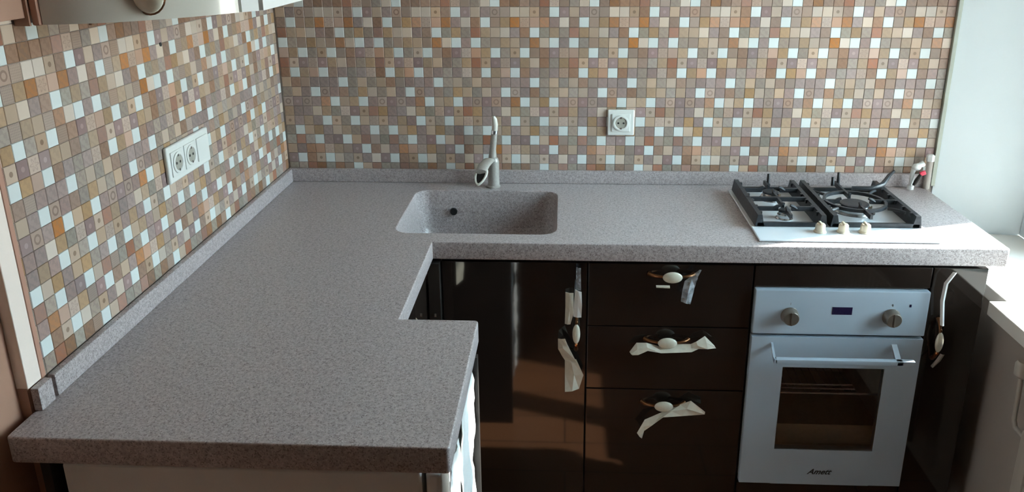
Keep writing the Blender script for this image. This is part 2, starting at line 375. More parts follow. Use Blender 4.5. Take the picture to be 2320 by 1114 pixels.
lay(wall_left, 'mosaic_tiles', -1.167 - 0.293, 0.0293, -1.259, -0.001, lambda r: 0.937 + 0.0309 * (17 - r) + 0.01545, 0.0309, 0.90, 1.555, True)

# ------------------------------------------------------------ worktop
def arc(cx, cy, r, a0, a1, n=6): return [(cx + r * math.cos(a0 + (a1 - a0) * i / n), cy + r * math.sin(a0 + (a1 - a0) * i / n)) for i in range(n + 1)]
def rrect(x0, x1, y0, y1, r, n=6):
    return arc(x1 - r, y1 - r, r, 0, PI / 2, n) + arc(x0 + r, y1 - r, r, PI / 2, PI, n) + arc(x0 + r, y0 + r, r, PI, 1.5 * PI, n) + arc(x1 - r, y0 + r, r, 1.5 * PI, 2 * PI, n)
SX0, SX1, SY0, SY1, SR = 0.434, 0.8695, -0.4575, -0.0905, 0.042
top = thing('worktop', 'grey mauve speckled stone L-shaped worktop with integral sink along both tiled walls', 'worktop', (0.6, -0.3, T - 0.0476))
rr = 0.008
outl = [(0.001, -0.001), (2.0115, -0.001)] + arc(2.0115 - rr, -0.5231 + rr, rr, 0, -PI / 2, 4) + [(0.5492, -0.5231), (0.5492, -0.950)] + \
       arc(0.7146 - rr, -0.950 - rr, rr, PI / 2, 0, 4) + arc(0.7146 - rr, -1.3777 + rr, rr, 0, -PI / 2, 4) + arc(0.0 + rr, -1.3777 + rr, rr, -PI / 2, -PI, 4)
cu = bpy.data.curves.new('slab', 'CURVE'); cu.dimensions = '2D'; cu.fill_mode = 'BOTH'; BV = 0.003
for pl in (outl, rrect(SX0, SX1, SY0, SY1, SR, 8)):
    sp = cu.splines.new('POLY'); sp.points.add(len(pl) - 1); sp.use_cyclic_u = True
    for i, p in enumerate(pl): sp.points[i].co = (p[0], p[1], 0, 1)
cu.extrude = 0.0238 - BV; cu.bevel_depth = BV; cu.bevel_resolution = 2; cu.offset = -BV
co = bpy.data.objects.new('slab_curve', cu); COL.objects.link(co); co.location = (0, 0, T - 0.0238)
dg = bpy.context.evaluated_depsgraph_get(); dg.update()
me = bpy.data.meshes.new_from_object(co.evaluated_get(dg)); me.name = 'slab'
me.transform(Matrix.Translation((0, 0, T - 0.0238)))
bpy.data.objects.remove(co, do_unlink=True); me.materials.clear(); me.materials.append(STONE)
for p in me.polygons: p.use_smooth = True
me.set_sharp_from_angle(angle=math.radians(30))
slab = bpy.data.objects.new('slab', me); COL.objects.link(slab); adopt(slab, top)
# upstands
b = MB().mat(STONE).box((0.001, -0.015, T), (2.030, -0.0005, T + 0.0427), 0.003).make('upstand', parent=top)
b = MB().mat(STONE).box((0.0005, -1.2585, T), (0.015, -0.0155, T + 0.0427), 0.003).make('upstand', parent=top)
b = MB().mat(STONE).box((0.0005, -1.3035, T), (0.015, -1.2665, T + 0.0427), 0.002).make('upstand', parent=top)
# bowl
def bowl_ring(z, ins, r): return [Vector((p[0], p[1], z)) for p in rrect(SX0 + ins, SX1 - ins, SY0 + ins, SY1 - ins, max(r, .01), 8)]
b = MB().mat(STONE)
R = [bowl_ring(T - 0.004, -0.0005, SR), bowl_ring(T - 0.02, 0.000, SR), bowl_ring(T - 0.06, 0.004, SR), bowl_ring(T - 0.11, 0.010, SR), bowl_ring(T - 0.135, 0.016, SR), bowl_ring(T - 0.150, 0.028, SR), bowl_ring(T - 0.157, 0.045, SR), bowl_ring(T - 0.160, 0.09, SR)]
Ro = [bowl_ring(T - 0.17, 0.09, SR), bowl_ring(T - 0.167, 0.04, SR), bowl_ring(T - 0.155, 0.010, SR), bowl_ring(T - 0.10, -0.006, SR), bowl_ring(T - 0.048, -0.012, SR), bowl_ring(T - 0.030, -0.012, SR), bowl_ring(T - 0.010, -0.0035, SR)]
n0 = len(b.bm.faces)
b.rings(R + [], cap0=False, cap1=True); b.rings(Ro, cap0=True, cap1=False)
bowl = b.make('sink_bowl', parent=top, ang=60)
MB().mat(BLACK).lathe((0.5455, SY1 - 0.0105, 0.8130), (0, 1, 0), [(0.0105, -0.0035), (0.0115, -0.001), (0.0115, 0.004)], 20).make('overflow_hole', parent=bowl)
MB().mat(CHROME).lathe((0.652, -0.274, T - 0.1605), (0, 0, 1), [(0.032, 0), (0.032, 0.0035), (0.026, 0.003), (0.022, 0.0015)], 28).make('drain', parent=bowl)

# ------------------------------------------------------------ tap
tap = thing('mixer_tap', 'taupe stone-coloured sink tap with a tall slim stem and looped spout behind the sink', 'tap', (0.665, -0.055, T))
MB().mat(TAUPE).lathe((0.668, -0.052, T), (0, 0, 1), [(0.022, 0.0006), (0.022, 0.004), (0.0185, 0.008), (0.018, 0.05), (0.0185, 0.082), (0.016, 0.092), (0.012, 0.097)], 28).make('tap_body', parent=tap)
# spout: a broad tongue reaching forward and down, its open end rimmed
b = MB().mat(TAUPE)
prof = [((0.664, -0.045, T + .080), .017, .010), ((0.655, -0.075, T + .092), .0185, .010), ((0.645, -0.105, T + .086), .019, .009), ((0.636, -0.128, T + .072), .018, .008)]
b.rings([[Vector(c) + Vector((math.cos(t) * wx * .95, math.sin(t) * hz * -0.35, math.sin(t) * hz)) for t in [2 * PI * i / 20 for i in range(20)]] for c, wx, hz in prof])
sp = b.make('spout', parent=tap, ang=60)
ax = Vector((-.020, -.055, -.062)).normalized(); side = Vector((0.95, -0.28, 0)).normalized(); nn = ax.cross(side).normalized()
if nn.y > 0: nn = -nn
c0 = Vector((0.6365, -0.128, T + .058))
def loop(a, bq, off): return [c0 + ax * (math.sin(t) * a) + side * (math.cos(t) * bq * (1 - 0.25 * math.sin(t))) + nn * off for t in [2 * PI * i / 28 for i in range(28)]]
MB().mat(TAPL).rings([loop(.033, .0195, 0), loop(.0335, .020, .004), loop(.031, .0175, .0065), loop(.0265, .0135, .0055), loop(.025, .0125, .001)], cap0=True, cap1=False).make('spout_rim', parent=sp, ang=60)
MB().mat(BLACK).rings([loop(.0262, .0133, .0010), loop(.0262, .0133, .0028)]).make('spout_opening', parent=sp)
MB().mat(TAUPE).tube([(0.666, -0.050, T + .090), (0.667, -0.050, T + .12), (0.6725, -0.048, T + .172)], [.0135, .0105, .0095], 18).make('stem', parent=tap)
MB().mat(CHROME).tube([(0.6725, -0.048, T + .171), (0.6738, -0.048, T + .182)], [.0105, .0105], 20).make('chrome_ring', parent=tap)
MB().mat(TAPL).tube([(0.6738, -0.048, T + .182), (0.675, -0.049, T + .20), (0.6735, -0.050, T + .218), (0.671, -0.052, T + .228)], [.0092, .0098, .0085, .004], 18).make('lever_tip', parent=tap)

# ------------------------------------------------------------ sockets
def socket_well(c, ax, r, parent, name='socket_insert'):
    # c centre on frame face, ax outward normal
    b = MB().mat(SOCK).lathe(c, ax, [(r + .006, -0.001), (r + .006, .0022), (r + .0035, .003), (r, .0026), (r - .001, 0.0004)], 32)
    b.mat(SOCKD).lathe(c, ax, [(r - .001, .0002), (r - .001, .0006), (r * .6, .0008)], 32)
    o = b.make(name, parent=parent)
    a = Vector(ax); u = Vector((0, 0, 1)).cross(a).normalized()
    for s in (-1, 1):
        MB().mat(BLACK).lathe(Vector(c) + u * (s * r * .45) + a * .0006, a, [(.0032, 0), (.0032, .0006)], 12).make('pin_hole', parent=o)
        q = Vector(c) + Vector((0, 0, s * r * .92)); MB().mat(STEEL).box(q - Vector((.003, .003, .003)) , q + Vector((.003, .003, .003)), .001).make('earth_clip', parent=o)
    return o
sk = thing('wall_socket', 'single white square power socket on the back wall between sink and hob', 'socket', (1.0635, 0, 1.039))
MB().mat(SOCK).box((1.0225, -0.0095, 1.038), (1.1055, 0.0005, 1.1195), .004, 3).make('frame', parent=sk)
p = MB().mat(SOCK).box((1.0355, -0.0125, 1.0505), (1.0925, -0.0090, 1.1070), .002).make('face_plate', parent=sk)
socket_well((1.0640, -0.0125, 1.0785), (0, -1, 0), 0.0185, sk)
sk = thing('wall_socket', 'white triple-width socket plate with two round outlets on the left tiled wall', 'socket', (0, -0.662, 1.11))
MB().mat(SOCK).box((-0.0005, -0.7685, 1.108), (0.0095, -0.558, 1.1925), .004, 3).make('frame', parent=sk)
for yc in (-0.7280, -0.6630):
    MB().mat(SOCK).box((0.009, yc - .0285, 1.1215), (0.0122, yc + .0285, 1.179), .002).make('face_plate', parent=sk)
    socket_well((0.0122, yc, 1.1502), (1, 0, 0), 0.0185, sk)
MB().mat(SOCK).box((0.009, -0.6270, 1.1215), (0.0125, -0.570, 1.179), .002).make('blank_plate', parent=sk)

# ------------------------------------------------------------ base cabinets
YD = -0.5160    # door face
ZT, ZB = 0.826, 0.10
def panel(x0, x1, z0, z1, name, parent, mat=GLOSSD, y=YD, th=0.018):
    return MB().mat(mat).box((x0, y, z0), (x1, y + th, z1), .0015).make(name, parent=parent)
def carcass(x0, x1, parent, z0=0.0, y0=YD + 0.0185, y1=-0.02, ztop=0.826):
    t = .016; b = MB().mat(DARKB)
    b.box((x0, y0, ZB), (x0 + t, y1, ztop)).box((x1 - t, y0, ZB), (x1, y1, ztop)).box((x0 + t, y0, ZB), (x1 - t, y1, ZB + t)).box((x0 + t, y1 - .006, ZB + t), (x1 - t, y1, ztop))
    o = b.make('body', parent=parent, smooth=False)
    MB().mat(DARKB).box((x0, y0 + .05, 0), (x1, y0 + .066, ZB)).make('plinth', parent=parent, smooth=False)
    return o
def bow_handle(xc, zc, parent, vertical=False, half=0.058):
    b = MB().mat(BRONZE); pts = []; N = 14
    for i in range(N + 1):
        t = -1 + 2 * i / N; s_ = t * half; out = 0.022 * (1 - t * t) ** 0.6 if abs(t) < 1 else 0
        pts.append((xc, YD - 0.001 - out, zc + s_) if vertical else (xc + s_, YD - 0.001 - out, zc))
    rad = [.0035 + .0030 * abs(-1 + 2 * i / N) ** 3 for i in range(N + 1)]
    b.tube(pts, rad, 10)
    if vertical:
        b.mat(COPPER).ball((xc, YD - .0225, zc - .032), .0045, .0045, .0065, 14, 8); b.mat(BRONZE).ball((xc, YD - .0225, zc + .032), .0045, .0045, .0060, 14, 8)
    h = b.make('handle', parent=parent, ang=60)
    if vertical: MB().mat(CERAM).ball((xc, YD - .025, zc), .0105, .0075, .0285, 20, 12).make('ceramic_inset', parent=parent, ang=80)
    else: MB().mat(CERAM).ball((xc, YD - .025, zc), .0255, .0085, .0155, 24, 12).make('ceramic_inset', parent=parent, ang=80)
    return h
# sink cabinet
c1 = thing('sink_cabinet', 'glossy dark brown base cabinet below the sink with a tall plain door', 'cabinet', (0.76, -0.26, 0))
b = MB().mat(DARKB)   # carcass sides around the bowl
b.box((0.552, YD + .0185, ZB), (0.568, -0.02, 0.70)).box((0.936, YD + .0185, ZB), (0.952, -0.02, 0.70)).box((0.568, YD + .0185, ZB), (0.936, -0.02, ZB + .016))
b.make('body', parent=c1, smooth=False); MB().mat(DARKB).box((0.552, YD + .07, 0), (0.952, YD + .086, ZB)).make('plinth', parent=c1, smooth=False)
d = panel(0.5695, 0.9515, ZB + .003, ZT - .002, 'door', c1)
bow_handle(0.9255, 0.6310, d, True)
# corner filler and left-arm cabinet
c2 = thing('corner_cabinet', 'dark base cabinet of the short left arm, tucked into the inner corner', 'cabinet', (0.28, -0.72, 0))
MB().mat(DARKB).box((0.06, -0.945, ZB), (0.512, -0.545, 0.826)).make('body', parent=c2, smooth=False)
MB().mat(DARKB).box((0.05, -0.93, 0), (0.46, -0.57, ZB)).make('plinth', parent=c2, smooth=False)
d = MB().mat(GLOSSD).box((0.514, -0.943, ZB + .003), (0.532, -0.5455, ZT - .002), .0015).make('door', parent=c2)
MB().mat(DARKB).box((0.5345, -0.5345, ZB + .003), (0.5665, YD + .016, ZT - .002), .002).make('corner_filler', parent=c2)
MB().mat(STEEL).box((0.5475, -0.5372, 0.672), (0.5535, -0.5335, 0.682), .001).make('bumper', parent=c2)
# drawers
c3 = thing('drawer_cabinet', 'glossy dark brown cabinet of three wide drawers left of the oven', 'cabinet', (1.168, -0.26, 0))
carcass(0.9545, 1.381, c3)
for (z0, z1, hx, hz) in ((0.6455, ZT - .002, 1.1700, 0.7975), (0.4550, 0.6425, 1.1660, 0.6085), (ZB + .003, 0.4520, 1.1655, 0.4155)):
    d = panel(0.9555, 1.3805, z0, z1, 'drawer', c3); bow_handle(hx, hz, d)
# oven column
c4 = thing('oven_housing', 'dark brown housing around the built-in oven with a narrow panel above it', 'cabinet', (1.608, -0.26, 0))
b = MB().mat(DARKB); t = .016
b.box((1.3835, YD + .0185, ZB), (1.3895, -0.02, .826)).box((1.8265, YD + .0185, ZB), (1.8325, -0.02, .826)).box((1.3895, YD + .0185, ZB), (1.8265, -0.02, ZB + t)).box((1.3895, YD + .0185, .155), (1.8265, -.02, .163)).box((1.3895, -.026, .163), (1.8265, -.02, .826))
b.make('body', parent=c4, smooth=False); MB().mat(DARKB).box((1.3835, YD + .07, 0), (1.8325, YD + .086, ZB)).make('plinth', parent=c4, smooth=False)
panel(1.3845, 1.8315, 0.7660, ZT - .002, 'top_panel', c4); panel(1.3845, 1.8315, ZB + .003, 0.1600, 'base_panel', c4)
# narrow pull-out
c5 = thing('narrow_cabinet', 'slim glossy dark cabinet between the oven and the window wall', 'cabinet', (1.90, -0.26, 0))
carcass(1.8345, 1.968, c5); d = panel(1.8350, 1.9700, ZB + .003, ZT - .002, 'door', c5)
bow_handle(1.8650, 0.6255, d, True)

# ------------------------------------------------------------ oven
ov = thing('built_in_oven', 'white glass built-in oven with two round knobs and a long bar handle', 'oven', (1.608, -0.28, 0.163))
OX0, OX1 = 1.3875, 1.8305; OY = -0.5290
b = MB().mat(OVENI); b.box((1.393, -0.505, 0.168), (1.40, -0.06, 0.760)).box((1.816, -0.505, 0.168), (1.823, -0.06, 0.760)).box((1.40, -0.505, 0.168), (1.816, -0.06, 0.176)).box((1.40, -0.505, 0.752), (1.816, -0.06, 0.760)).box((1.40, -0.068, 0.176), (1.816, -0.06, 0.752))
b.make('body', parent=ov, smooth=False)
cp = MB().mat(OVW).box((OX0, OY, 0.6355), (OX1, -0.506, 0.7615), .003).make('control_panel', parent=ov)
for x in (1.4790, 1.7385):
    MB().mat(KNOBM).lathe((x, OY, 0.6905), (0, -1, 0), [(0.0225, 0), (0.0235, 0.002), (0.0215, 0.006), (0.0205, 0.020), (0.018, 0.024), (0.010, 0.0245)], 32).box((x - .0022, OY - .0262, 0.6725), (x + .0022, OY - .0240, 0.7090), .0008).make('knob', parent=cp)
MB().mat(NAVY).box((1.5865, OY - .0008, 0.6945), (1.6380, OY + .001, 0.7160), .0005).make('display', parent=cp)
MB().mat(NAVY).box((1.7805, OY - .0008, 0.7190), (1.7860, OY + .001, 0.7265), .0003).make('indicator_lamp', parent=cp)
b = MB().mat(OVW); GX0, GX1, GZ0, GZ1 = 1.4765, 1.7420, 0.2810, 0.5375; DZ0, DZ1 = 0.1680, 0.6270
b.box((OX0, OY, DZ0), (GX0, -0.508, DZ1), .002).box((GX1, OY, DZ0), (OX1, -0.508, DZ1), .002).box((GX0 - .002, OY, DZ0), (GX1 + .002, -0.508, GZ0), .0).box((GX0 - .002, OY, GZ1), (GX1 + .002, -0.508, DZ1), .0)
bmesh.ops.remove_doubles(b.bm, verts=b.bm.verts[:], dist=0.00001)
door = b.make('door', parent=ov)
MB().mat(OVENG).box((GX0 + .0005, OY + .0015, GZ0), (GX1 - .0005, OY + .0045, GZ1)).make('door_glass', parent=door, smooth=False)
b = MB().mat(OVW)
b.box((1.4380, OY - .050, 0.5740), (1.7960, OY - .034, 0.5885), .003)
b.prism([(OY - .050, .5745), (OY - .034, .5745), (OY + .001, .6030), (OY + .001, .6120), (OY - .034, .5885), (OY - .050, .5885)], 0, 1.4380, 1.4440)
b.prism([(OY - .050, .5745), (OY - .034, .5745), (OY + .001, .6030), (OY + .001, .6120), (OY - .034, .5885), (OY - .050, .5885)], 0, 1.7500, 1.7640)
b.make('handle', parent=door)
def text(body, loc, size, mat, parent, name, shear=0.0, bold=0.0):
    c = bpy.data.curves.new(name, 'FONT'); c.body = body; c.size = size; c.align_x = 'CENTER'; c.align_y = 'CENTER'; c.shear = shear; c.extrude = 0.0003; c.offset = bold
    t = bpy.data.objects.new(name, c); COL.objects.link(t); t.location = loc; t.rotation_euler = (PI / 2, 0, 0)
    dgx = bpy.context.evaluated_depsgraph_get(); me = bpy.data.meshes.new_from_object(t.evaluated_get(dgx)); bpy.data.objects.remove(t, do_unlink=True)
    me.transform(Matrix.Translation(Vector(loc)) @ Matrix.Rotation(PI / 2, 4, 'X')); me.materials.clear(); me.materials.append(mat)
    o = bpy.data.objects.new(name, me); COL.objects.link(o); adopt(o, parent); return o
text('Amett', (1.604, OY - .0004, 0.2100), 0.024, DARKB, door, 'logo', shear=0.5, bold=0.0004)
text('I', (1.4795, OY - .0004, 0.7230), 0.009, KNOBM, cp, 'knob_mark'); text('0', (1.7385, OY - .0004, 0.7230), 0.009, KNOBM, cp, 'knob_mark')
# rack and tray inside
b = MB().mat(STEEL)
for yy in (-0.48, -0.46, -0.44): b.tube([(1.402, yy, 0.432), (1.700, yy, 0.432)], .0028, 8)
for i in range(14): b.tube([(1.41 + i * .0215, -0.485, 0.432), (1.41 + i * .0215, -0.10, 0.432)], .0012, 6)
b.tube([(1.402, -0.483, 0.432), (1.815, -0.483, 0.432)], .0034, 8)
b.make('wire_rack', parent=ov)
MB().mat(CERAM).box((1.405, -0.480, 0.262), (1.811, -0.090, 0.268), .002).box((1.405, -0.480, 0.268), (1.811, -0.474, 0.330), .001).make('baking_tray', parent=ov)

# ------------------------------------------------------------ hob
HX0, HX1, HY0, HY1 = 1.3935, 1.853, -0.4930, -0.0760; HZ = T + .0065
hob = thing('gas_hob', 'white enamel gas hob with black cast iron grates and three beige knobs', 'hob', (1.62, -0.28, T))
MB().mat(ENAM).box((HX0, HY0, T + .0005), (HX1, HY1, HZ), .0028, 3).make('hob_plate', parent=hob)
for x in (1.5655, 1.6255, 1.6825):
    MB().mat(BEIGEK).lathe((x, -0.4320, HZ), (0, 0, 1), [(0.0165, 0), (0.0165, 0.003), (0.0135, 0.005), (0.0125, 0.020), (0.010, 0.0235), (0.005, 0.024)], 28).box((x - .003, -.444, HZ + .0225), (x + .003, -.420, HZ + .0270), .001).make('knob', parent=hob)
def burner(x, y, r):
    o = MB().mat(STEEL).lathe((x, y, HZ), (0, 0, 1), [(r * 1.25, 0), (r * 1.22, .002), (r, .004), (r, .012), (r * .92, .0135)], 32).make('burner', parent=hob)
    MB().mat(STEEL).lathe((x, y, HZ + .0135), (0, 0, 1), [(r * .80, 0), (r * .86, .003), (r * .80, .0065)], 32).make('burner_ring', parent=o)
    MB().mat(IRON).lathe((x, y, HZ + .0185), (0, 0, 1), [(r * .78, 0), (r * .86, .0015), (r * .86, .005), (r * .72, .0075)], 32).make('burner_cap', parent=o)
    MB().mat(CERAM).tube([(x + r * 1.12, y + .006, HZ), (x + r * 1.12, y + .006, HZ + .013)], .0025, 8).make('igniter', parent=o)
burner(1.5000, -0.1640, .027); burner(1.4985, -0.3280, .019); burner(1.7100, -0.2620, .046)
GZ = HZ + .028
def grate(x0, x1, y0, y1, cents):
    b = MB().mat(IRON); s = .0075
    def bar(p, q, wd=.008, ht=.011, z=GZ):
        p = Vector((p[0], p[1], z)); q = Vector((q[0], q[1], z)); d = (q - p); n = Vector((-d.y, d.x, 0)).normalized() * wd / 2
        r = []
        for c in (p, q): r.append([c - n + Vector((0, 0, -ht / 2)), c + n + Vector((0, 0, -ht / 2)), c + n * .8 + Vector((0, 0, ht / 2)), c - n * .8 + Vector((0, 0, ht / 2))])
        b.rings(r)
    for yy in (y0, y1): b.box((x0, yy - .005, HZ + .0005), (x1, yy + .005, HZ + .0125), .0015)
    for xx, sg in ((x0, 1), (x1, -1)):
        b.rings([[Vector((xx + sg * -.004, yy, HZ + .0005)), Vector((xx + sg * .020, yy, HZ + .0005)), Vector((xx + sg * .013, yy, GZ + .006)), Vector((xx + sg * .001, yy, GZ + .006))] for yy in (y0 - .005, y1 + .005)])
    for cx, cy, rr in cents:
        for (ex, ey) in ((x0, cy), (x1, cy), (cx, y0 if cy < (y0 + y1) / 2 or len(cents) == 1 else cy - .075), (cx, y1 if cy > (y0 + y1) / 2 or len(cents) == 1 else cy + .075)):
            d = Vector((ex - cx, ey - cy)); L = d.length; d /= L
            tip = Vector((cx, cy)) + d * rr
            bar((ex, ey), tip, .008, .012)
            # raised, kinked tip
            p = Vector((tip.x, tip.y, GZ)); q = p + Vector((d.x, d.y, 0)) * .014
            b.tube([(q.x, q.y, GZ), (p.x + d.x * .004, p.y + d.y * .004, GZ + .006), (p.x - d.x * .004, p.y - d.y * .004, GZ + .009)], [.005, .005, .004], 6)
        if len(cents) > 1: pass
    if len(cents) > 1:
        ym = sum(c[1] for c in cents) / 2; bar((x0, ym), (x1, ym), .010, .012)
    # the side bars' small stepped lugs
    for i in range(6):
        yy = y0 + (y1 - y0) * (i + .5) / 6
        for X, sg in ((x0, 1), (x1, -1)): b.box((min(X, X + sg * .019), yy - .005, GZ - .005), (max(X, X + sg * .019), yy + .005, GZ + .006), .0012)
    return b
grate(1.4080, 1.5905, -0.3930, -0.0860, [(1.5000, -0.1640, .026), (1.4985, -0.3280, .018)]).make('grate', parent=hob)
g = grate(1.6070, 1.8380, -0.3930, -0.0860, [(1.7100, -0.2620, .042)])
g.rings([[Vector((1.71 + r * math.cos(a), -0.262 + r * math.sin(a), GZ + z)) for a in [2 * PI * i / 28 for i in range(28)]] for r, z in ((.078, -.004), (.086, -.004), (.086, .005), (.078, .005), (.078, -.004))], cap0=False, cap1=False)
for k, (dx, dy) in enumerate(((.062, .066), (-.066, .062), (.07, -.06), (-.066, -.06))):
    g.tube([(1.71 + dx, -.262 + dy, GZ), (1.71 + dx * 1.35, -.262 + dy * 1.35, GZ + .002), (1.71 + dx * 1.5, -.262 + dy * 1.5, GZ)], .0045, 8)
g.make('grate', parent=hob)
# loose trivet arm standing up at the back right, and the upright prongs at the rear
for x, y, h in ((1.508, -.100, .030), (1.716, -.100, .036), (1.695, -.115, .026)):
    MB().mat(IRON).tube([(x, y, GZ), (x, y + .003, GZ + h)], [.0055, .0045], 8).make('prong', parent=hob)
MB().mat(IRON).tube([(1.74, -.150, GZ + .004), (1.79, -.160, GZ + .006), (1.83, -.145, GZ + .014), (1.862, -.105, GZ + .030), (1.885, -.080, GZ + .036)], [.006, .007, .008, .006, .004], 10).make('pot_support', parent=hob)


# ------------------------------------------------------------ gas valve
gv = thing('gas_valve', 'small white gas valve with a red lever in the corner beside the hob', 'valve', (1.965, -0.04, T))
b = MB().mat(WHITE).tube([(1.960, -.036, T + .001), (1.960, -.036, T + .052), (1.963, -.036, T + .068), (1.974, -.036, T + .076), (1.990, -.030, T + .078), (1.992, -.016, T + .078)], [.0065, .0065, .008, .0085, .008, .008], 14)
b.lathe((1.960, -.036, T), (0, 0, 1), [(.010, 0), (.010, .012), (.0075, .014)], 16).ball((1.969, -.038, T + .072), .014, .012, .011, 16, 10)
b.make('valve_body', parent=gv, ang=60)
MB().mat(RED).box((1.974, -.058, T + .050), (1.992, -.050, T + .064), .003, rot=Matrix.Rotation(math.radians(-25), 3, 'Y')).make('lever', parent=gv)
MB().mat(DARKB).tube([(1.978, -.053, T + .052), (1.966, -.053, T + .030), (1.962, -.050, T + .018)], [.0055, .006, .004], 10).make('hose_tail', parent=gv)
gp = thing('gas_pipe', 'short beige upright gas pipe at the end of the tiled wall, behind the valve', 'pipe', (2.012, -0.022, T))
MB().mat(UNDER).tube([(2.012, -.026, T + .0005), (2.012, -.026, T + .105)], .0095, 16).make('pipe', parent=gp)
MB().mat(WHITE).lathe((2.012, -.026, T + .088), (0, 0, 1), [(.012, 0), (.012, .018), (.009, .021)], 6).make('coupling', parent=gp)

# ------------------------------------------------------------ wall cabinet
CZ0, CZ1 = 1.505, 2.20
uc = thing('wall_cabinet', 'pale gloss wall cabinet with a curved end door above the left tiled wall', 'cabinet', (0.15, -0.6, CZ0))
curve = [(0.040, -1.152), (0.075, -1.145), (0.115, -1.130), (0.155, -1.106), (0.195, -1.070), (0.232, -1.026), (0.262, -0.984), (0.283, -0.947)]
def offs(pts, d):
    r = []
    for i, p in enumerate(pts):
        a = Vector(pts[max(i - 1, 0)]); c = Vector(pts[min(i + 1, len(pts) - 1)]); t = (c - a).normalized(); r.append((p[0] - t.y * d, p[1] + t.x * d))
    return r
inner = offs(curve, 0.018)
b = MB().mat(CREAM2).prism([(0.003, -1.13), (0.060, -1.124)] + inner[2:] + [(0.290, -0.93), (0.297, -0.02), (0.003, -0.02)], 2, CZ0 + .001, CZ1); b.make('body', parent=uc, smooth=False)
d = MB().mat(CREAM2).prism(curve + list(reversed(offs(curve, .0165))), 2, CZ0, CZ1 - .002).make('curved_door', parent=uc, ang=30)
MB().mat(CERAM).ball((0.189, -1.090, CZ0 + .043), .0275, .012, .031, 24, 12).make('knob', parent=d, ang=80)
MB().mat(BRONZE).ball((0.186, -1.084, CZ0 + .043), .031, .010, .035, 24, 12).make('knob_rim', parent=d, ang=80)
x0 = .286
MB().mat(WHITE).prism([(.2865, -.942), (.3085, -.915), (.2925, -.905), (.273, -.935)], 2, CZ0, CZ1 - .002).make('corner_post', parent=uc, smooth=False)
MB().mat(WHITE).box((.2985, -.9120, CZ0), (.3165, -.4700, CZ1 - .002), .0015).make('door', parent=uc)
MB().mat(WHITE).box((.2985, -.4680, CZ0), (.3165, -.0250, CZ1 - .002), .0015).make('door', parent=uc)
MB().mat(TERRA).box((0.026, -1.158, CZ0 - .001), (0.0385, -1.128, CZ1), .003).make('corner_post', parent=uc)
MB().mat(BRONZE).box((0.085, -1.1, CZ0 - .006), (0.090, -1.094, CZ0 + .001)).make('bracket', parent=uc)
sp_ = thing('side_panel', 'plain brown panel closing the near end above the left tiled wall', 'panel', (0.01, -1.2, CZ0))
MB().mat(BROWNW).box((0.0005, -1.257, CZ0 + .012), (0.020, -1.160, CZ1), .001).box((0.0005, -1.163, CZ0 - .001), (0.0255, -1.1585, CZ1)).make('board', parent=sp_, smooth=False)
an = MB().mat(BLACK).lathe((0.0, -0.7075, 1.4135), (1, 0, 0), [(.0045, -.001), (.0045, .0012), (.002, .0016)], 12).make('screw_hole')
tag(an, 'tiny dark screw hole in the left tiled wall below the wall cabinet', 'hole')

# ------------------------------------------------------------ washing machine
wm = thing('washing_machine', 'white washing machine standing under the near end of the worktop', 'washing machine', (0.38, -1.19, 0))
WY_0, WY_1 = -1.350, -1.035
MB().mat(WHITE).box((0.062, WY_0, 0.02), (0.662, WY_1, 0.812), .006, 3).make('body', parent=wm)
fr = MB().mat(WHITE).box((0.668, WY_0 + .002, 0.02), (0.694, WY_1 - .002, 0.810), .008, 3).make('front_panel', parent=wm)
MB().mat(DARKB).lathe((0.694, -1.19, 0.42), (1, 0, 0), [(0.13, 0), (0.13, .003), (0.11, .005), (0.10, .001)], 36).make('porthole', parent=wm)
for x in (0.10, 0.62):
    for y in (WY_0 + .04, WY_1 - .04): MB().mat(DARKB).lathe((x, y, 0), (0, 0, 1), [(.018, 0), (.018, .008), (.008, .010), (.008, .024)], 12).make('foot', parent=wm)
pb = thing('end_panel', 'dark upright board added between the washing machine and the corner cabinet to darken the sink door reflection', 'panel', (0.4, -1.01, 0))
MB().mat(DARKB).box((0.046, -1.018, 0), (0.7180, -1.002, 0.831)).make('board', parent=pb, smooth=False)  # added board, keeps the bright washer out of the glossy sink door's reflection
lg = thing('end_panel', 'dark upright board carrying the near left corner of the worktop', 'panel', (0.03, -1.3, 0))
MB().mat(DARKB).box((0.028, -1.352, 0), (0.044, -0.96, 0.831)).make('board', parent=lg, smooth=False)
# crumpled film on its front
def crumple(name, y0, y1, z0, z1, x, amp, label, left_top=None, ny=16, nz=44, seed=3):
    rnd = random.Random(seed); bm = bmesh.new(); V = []
    hz = [[rnd.uniform(-1, 1) for _ in range(nz + 1)] for _ in range(ny + 1)]
    for i in range(ny + 1):
        row = []
        for j in range(nz + 1):
            ty, tz = i / ny, j / nz
            y = y0 + (y1 - y0) * ty; z = z0 + (z1 - z0) * tz
            if i == ny: y += rnd.uniform(-.006, .004)
            if i == 0: y += rnd.uniform(-.004, .004)
            if left_top: z = min(z, left_top(ty, z))
            h = (math.sin(ty * 9 + tz * 17 + seed) + math.sin(tz * 41 - ty * 6) * .6 + hz[i][j] * .7) * amp / 2
            row.append(bm.verts.new((x + h, y, z)))
        V.append(row)
    for i in range(ny):
        for j in range(nz): bm.faces.new((V[i][j], V[i + 1][j], V[i + 1][j + 1], V[i][j + 1]))
    me = bpy.data.meshes.new(name); bm.to_mesh(me); bm.free(); me.materials.append(WHITE)
    o = bpy.data.objects.new(name, me); COL.objects.link(o); so_ = o.modifiers.new('thick', 'SOLIDIFY'); so_.thickness = .0012
    tag(o, label, 'packing film'); return o
crumple('packing_film', -1.215, -1.028, 0.06, 0.822, 0.7090, .005, 'crumpled white packing film over the far half of the washing machine front')
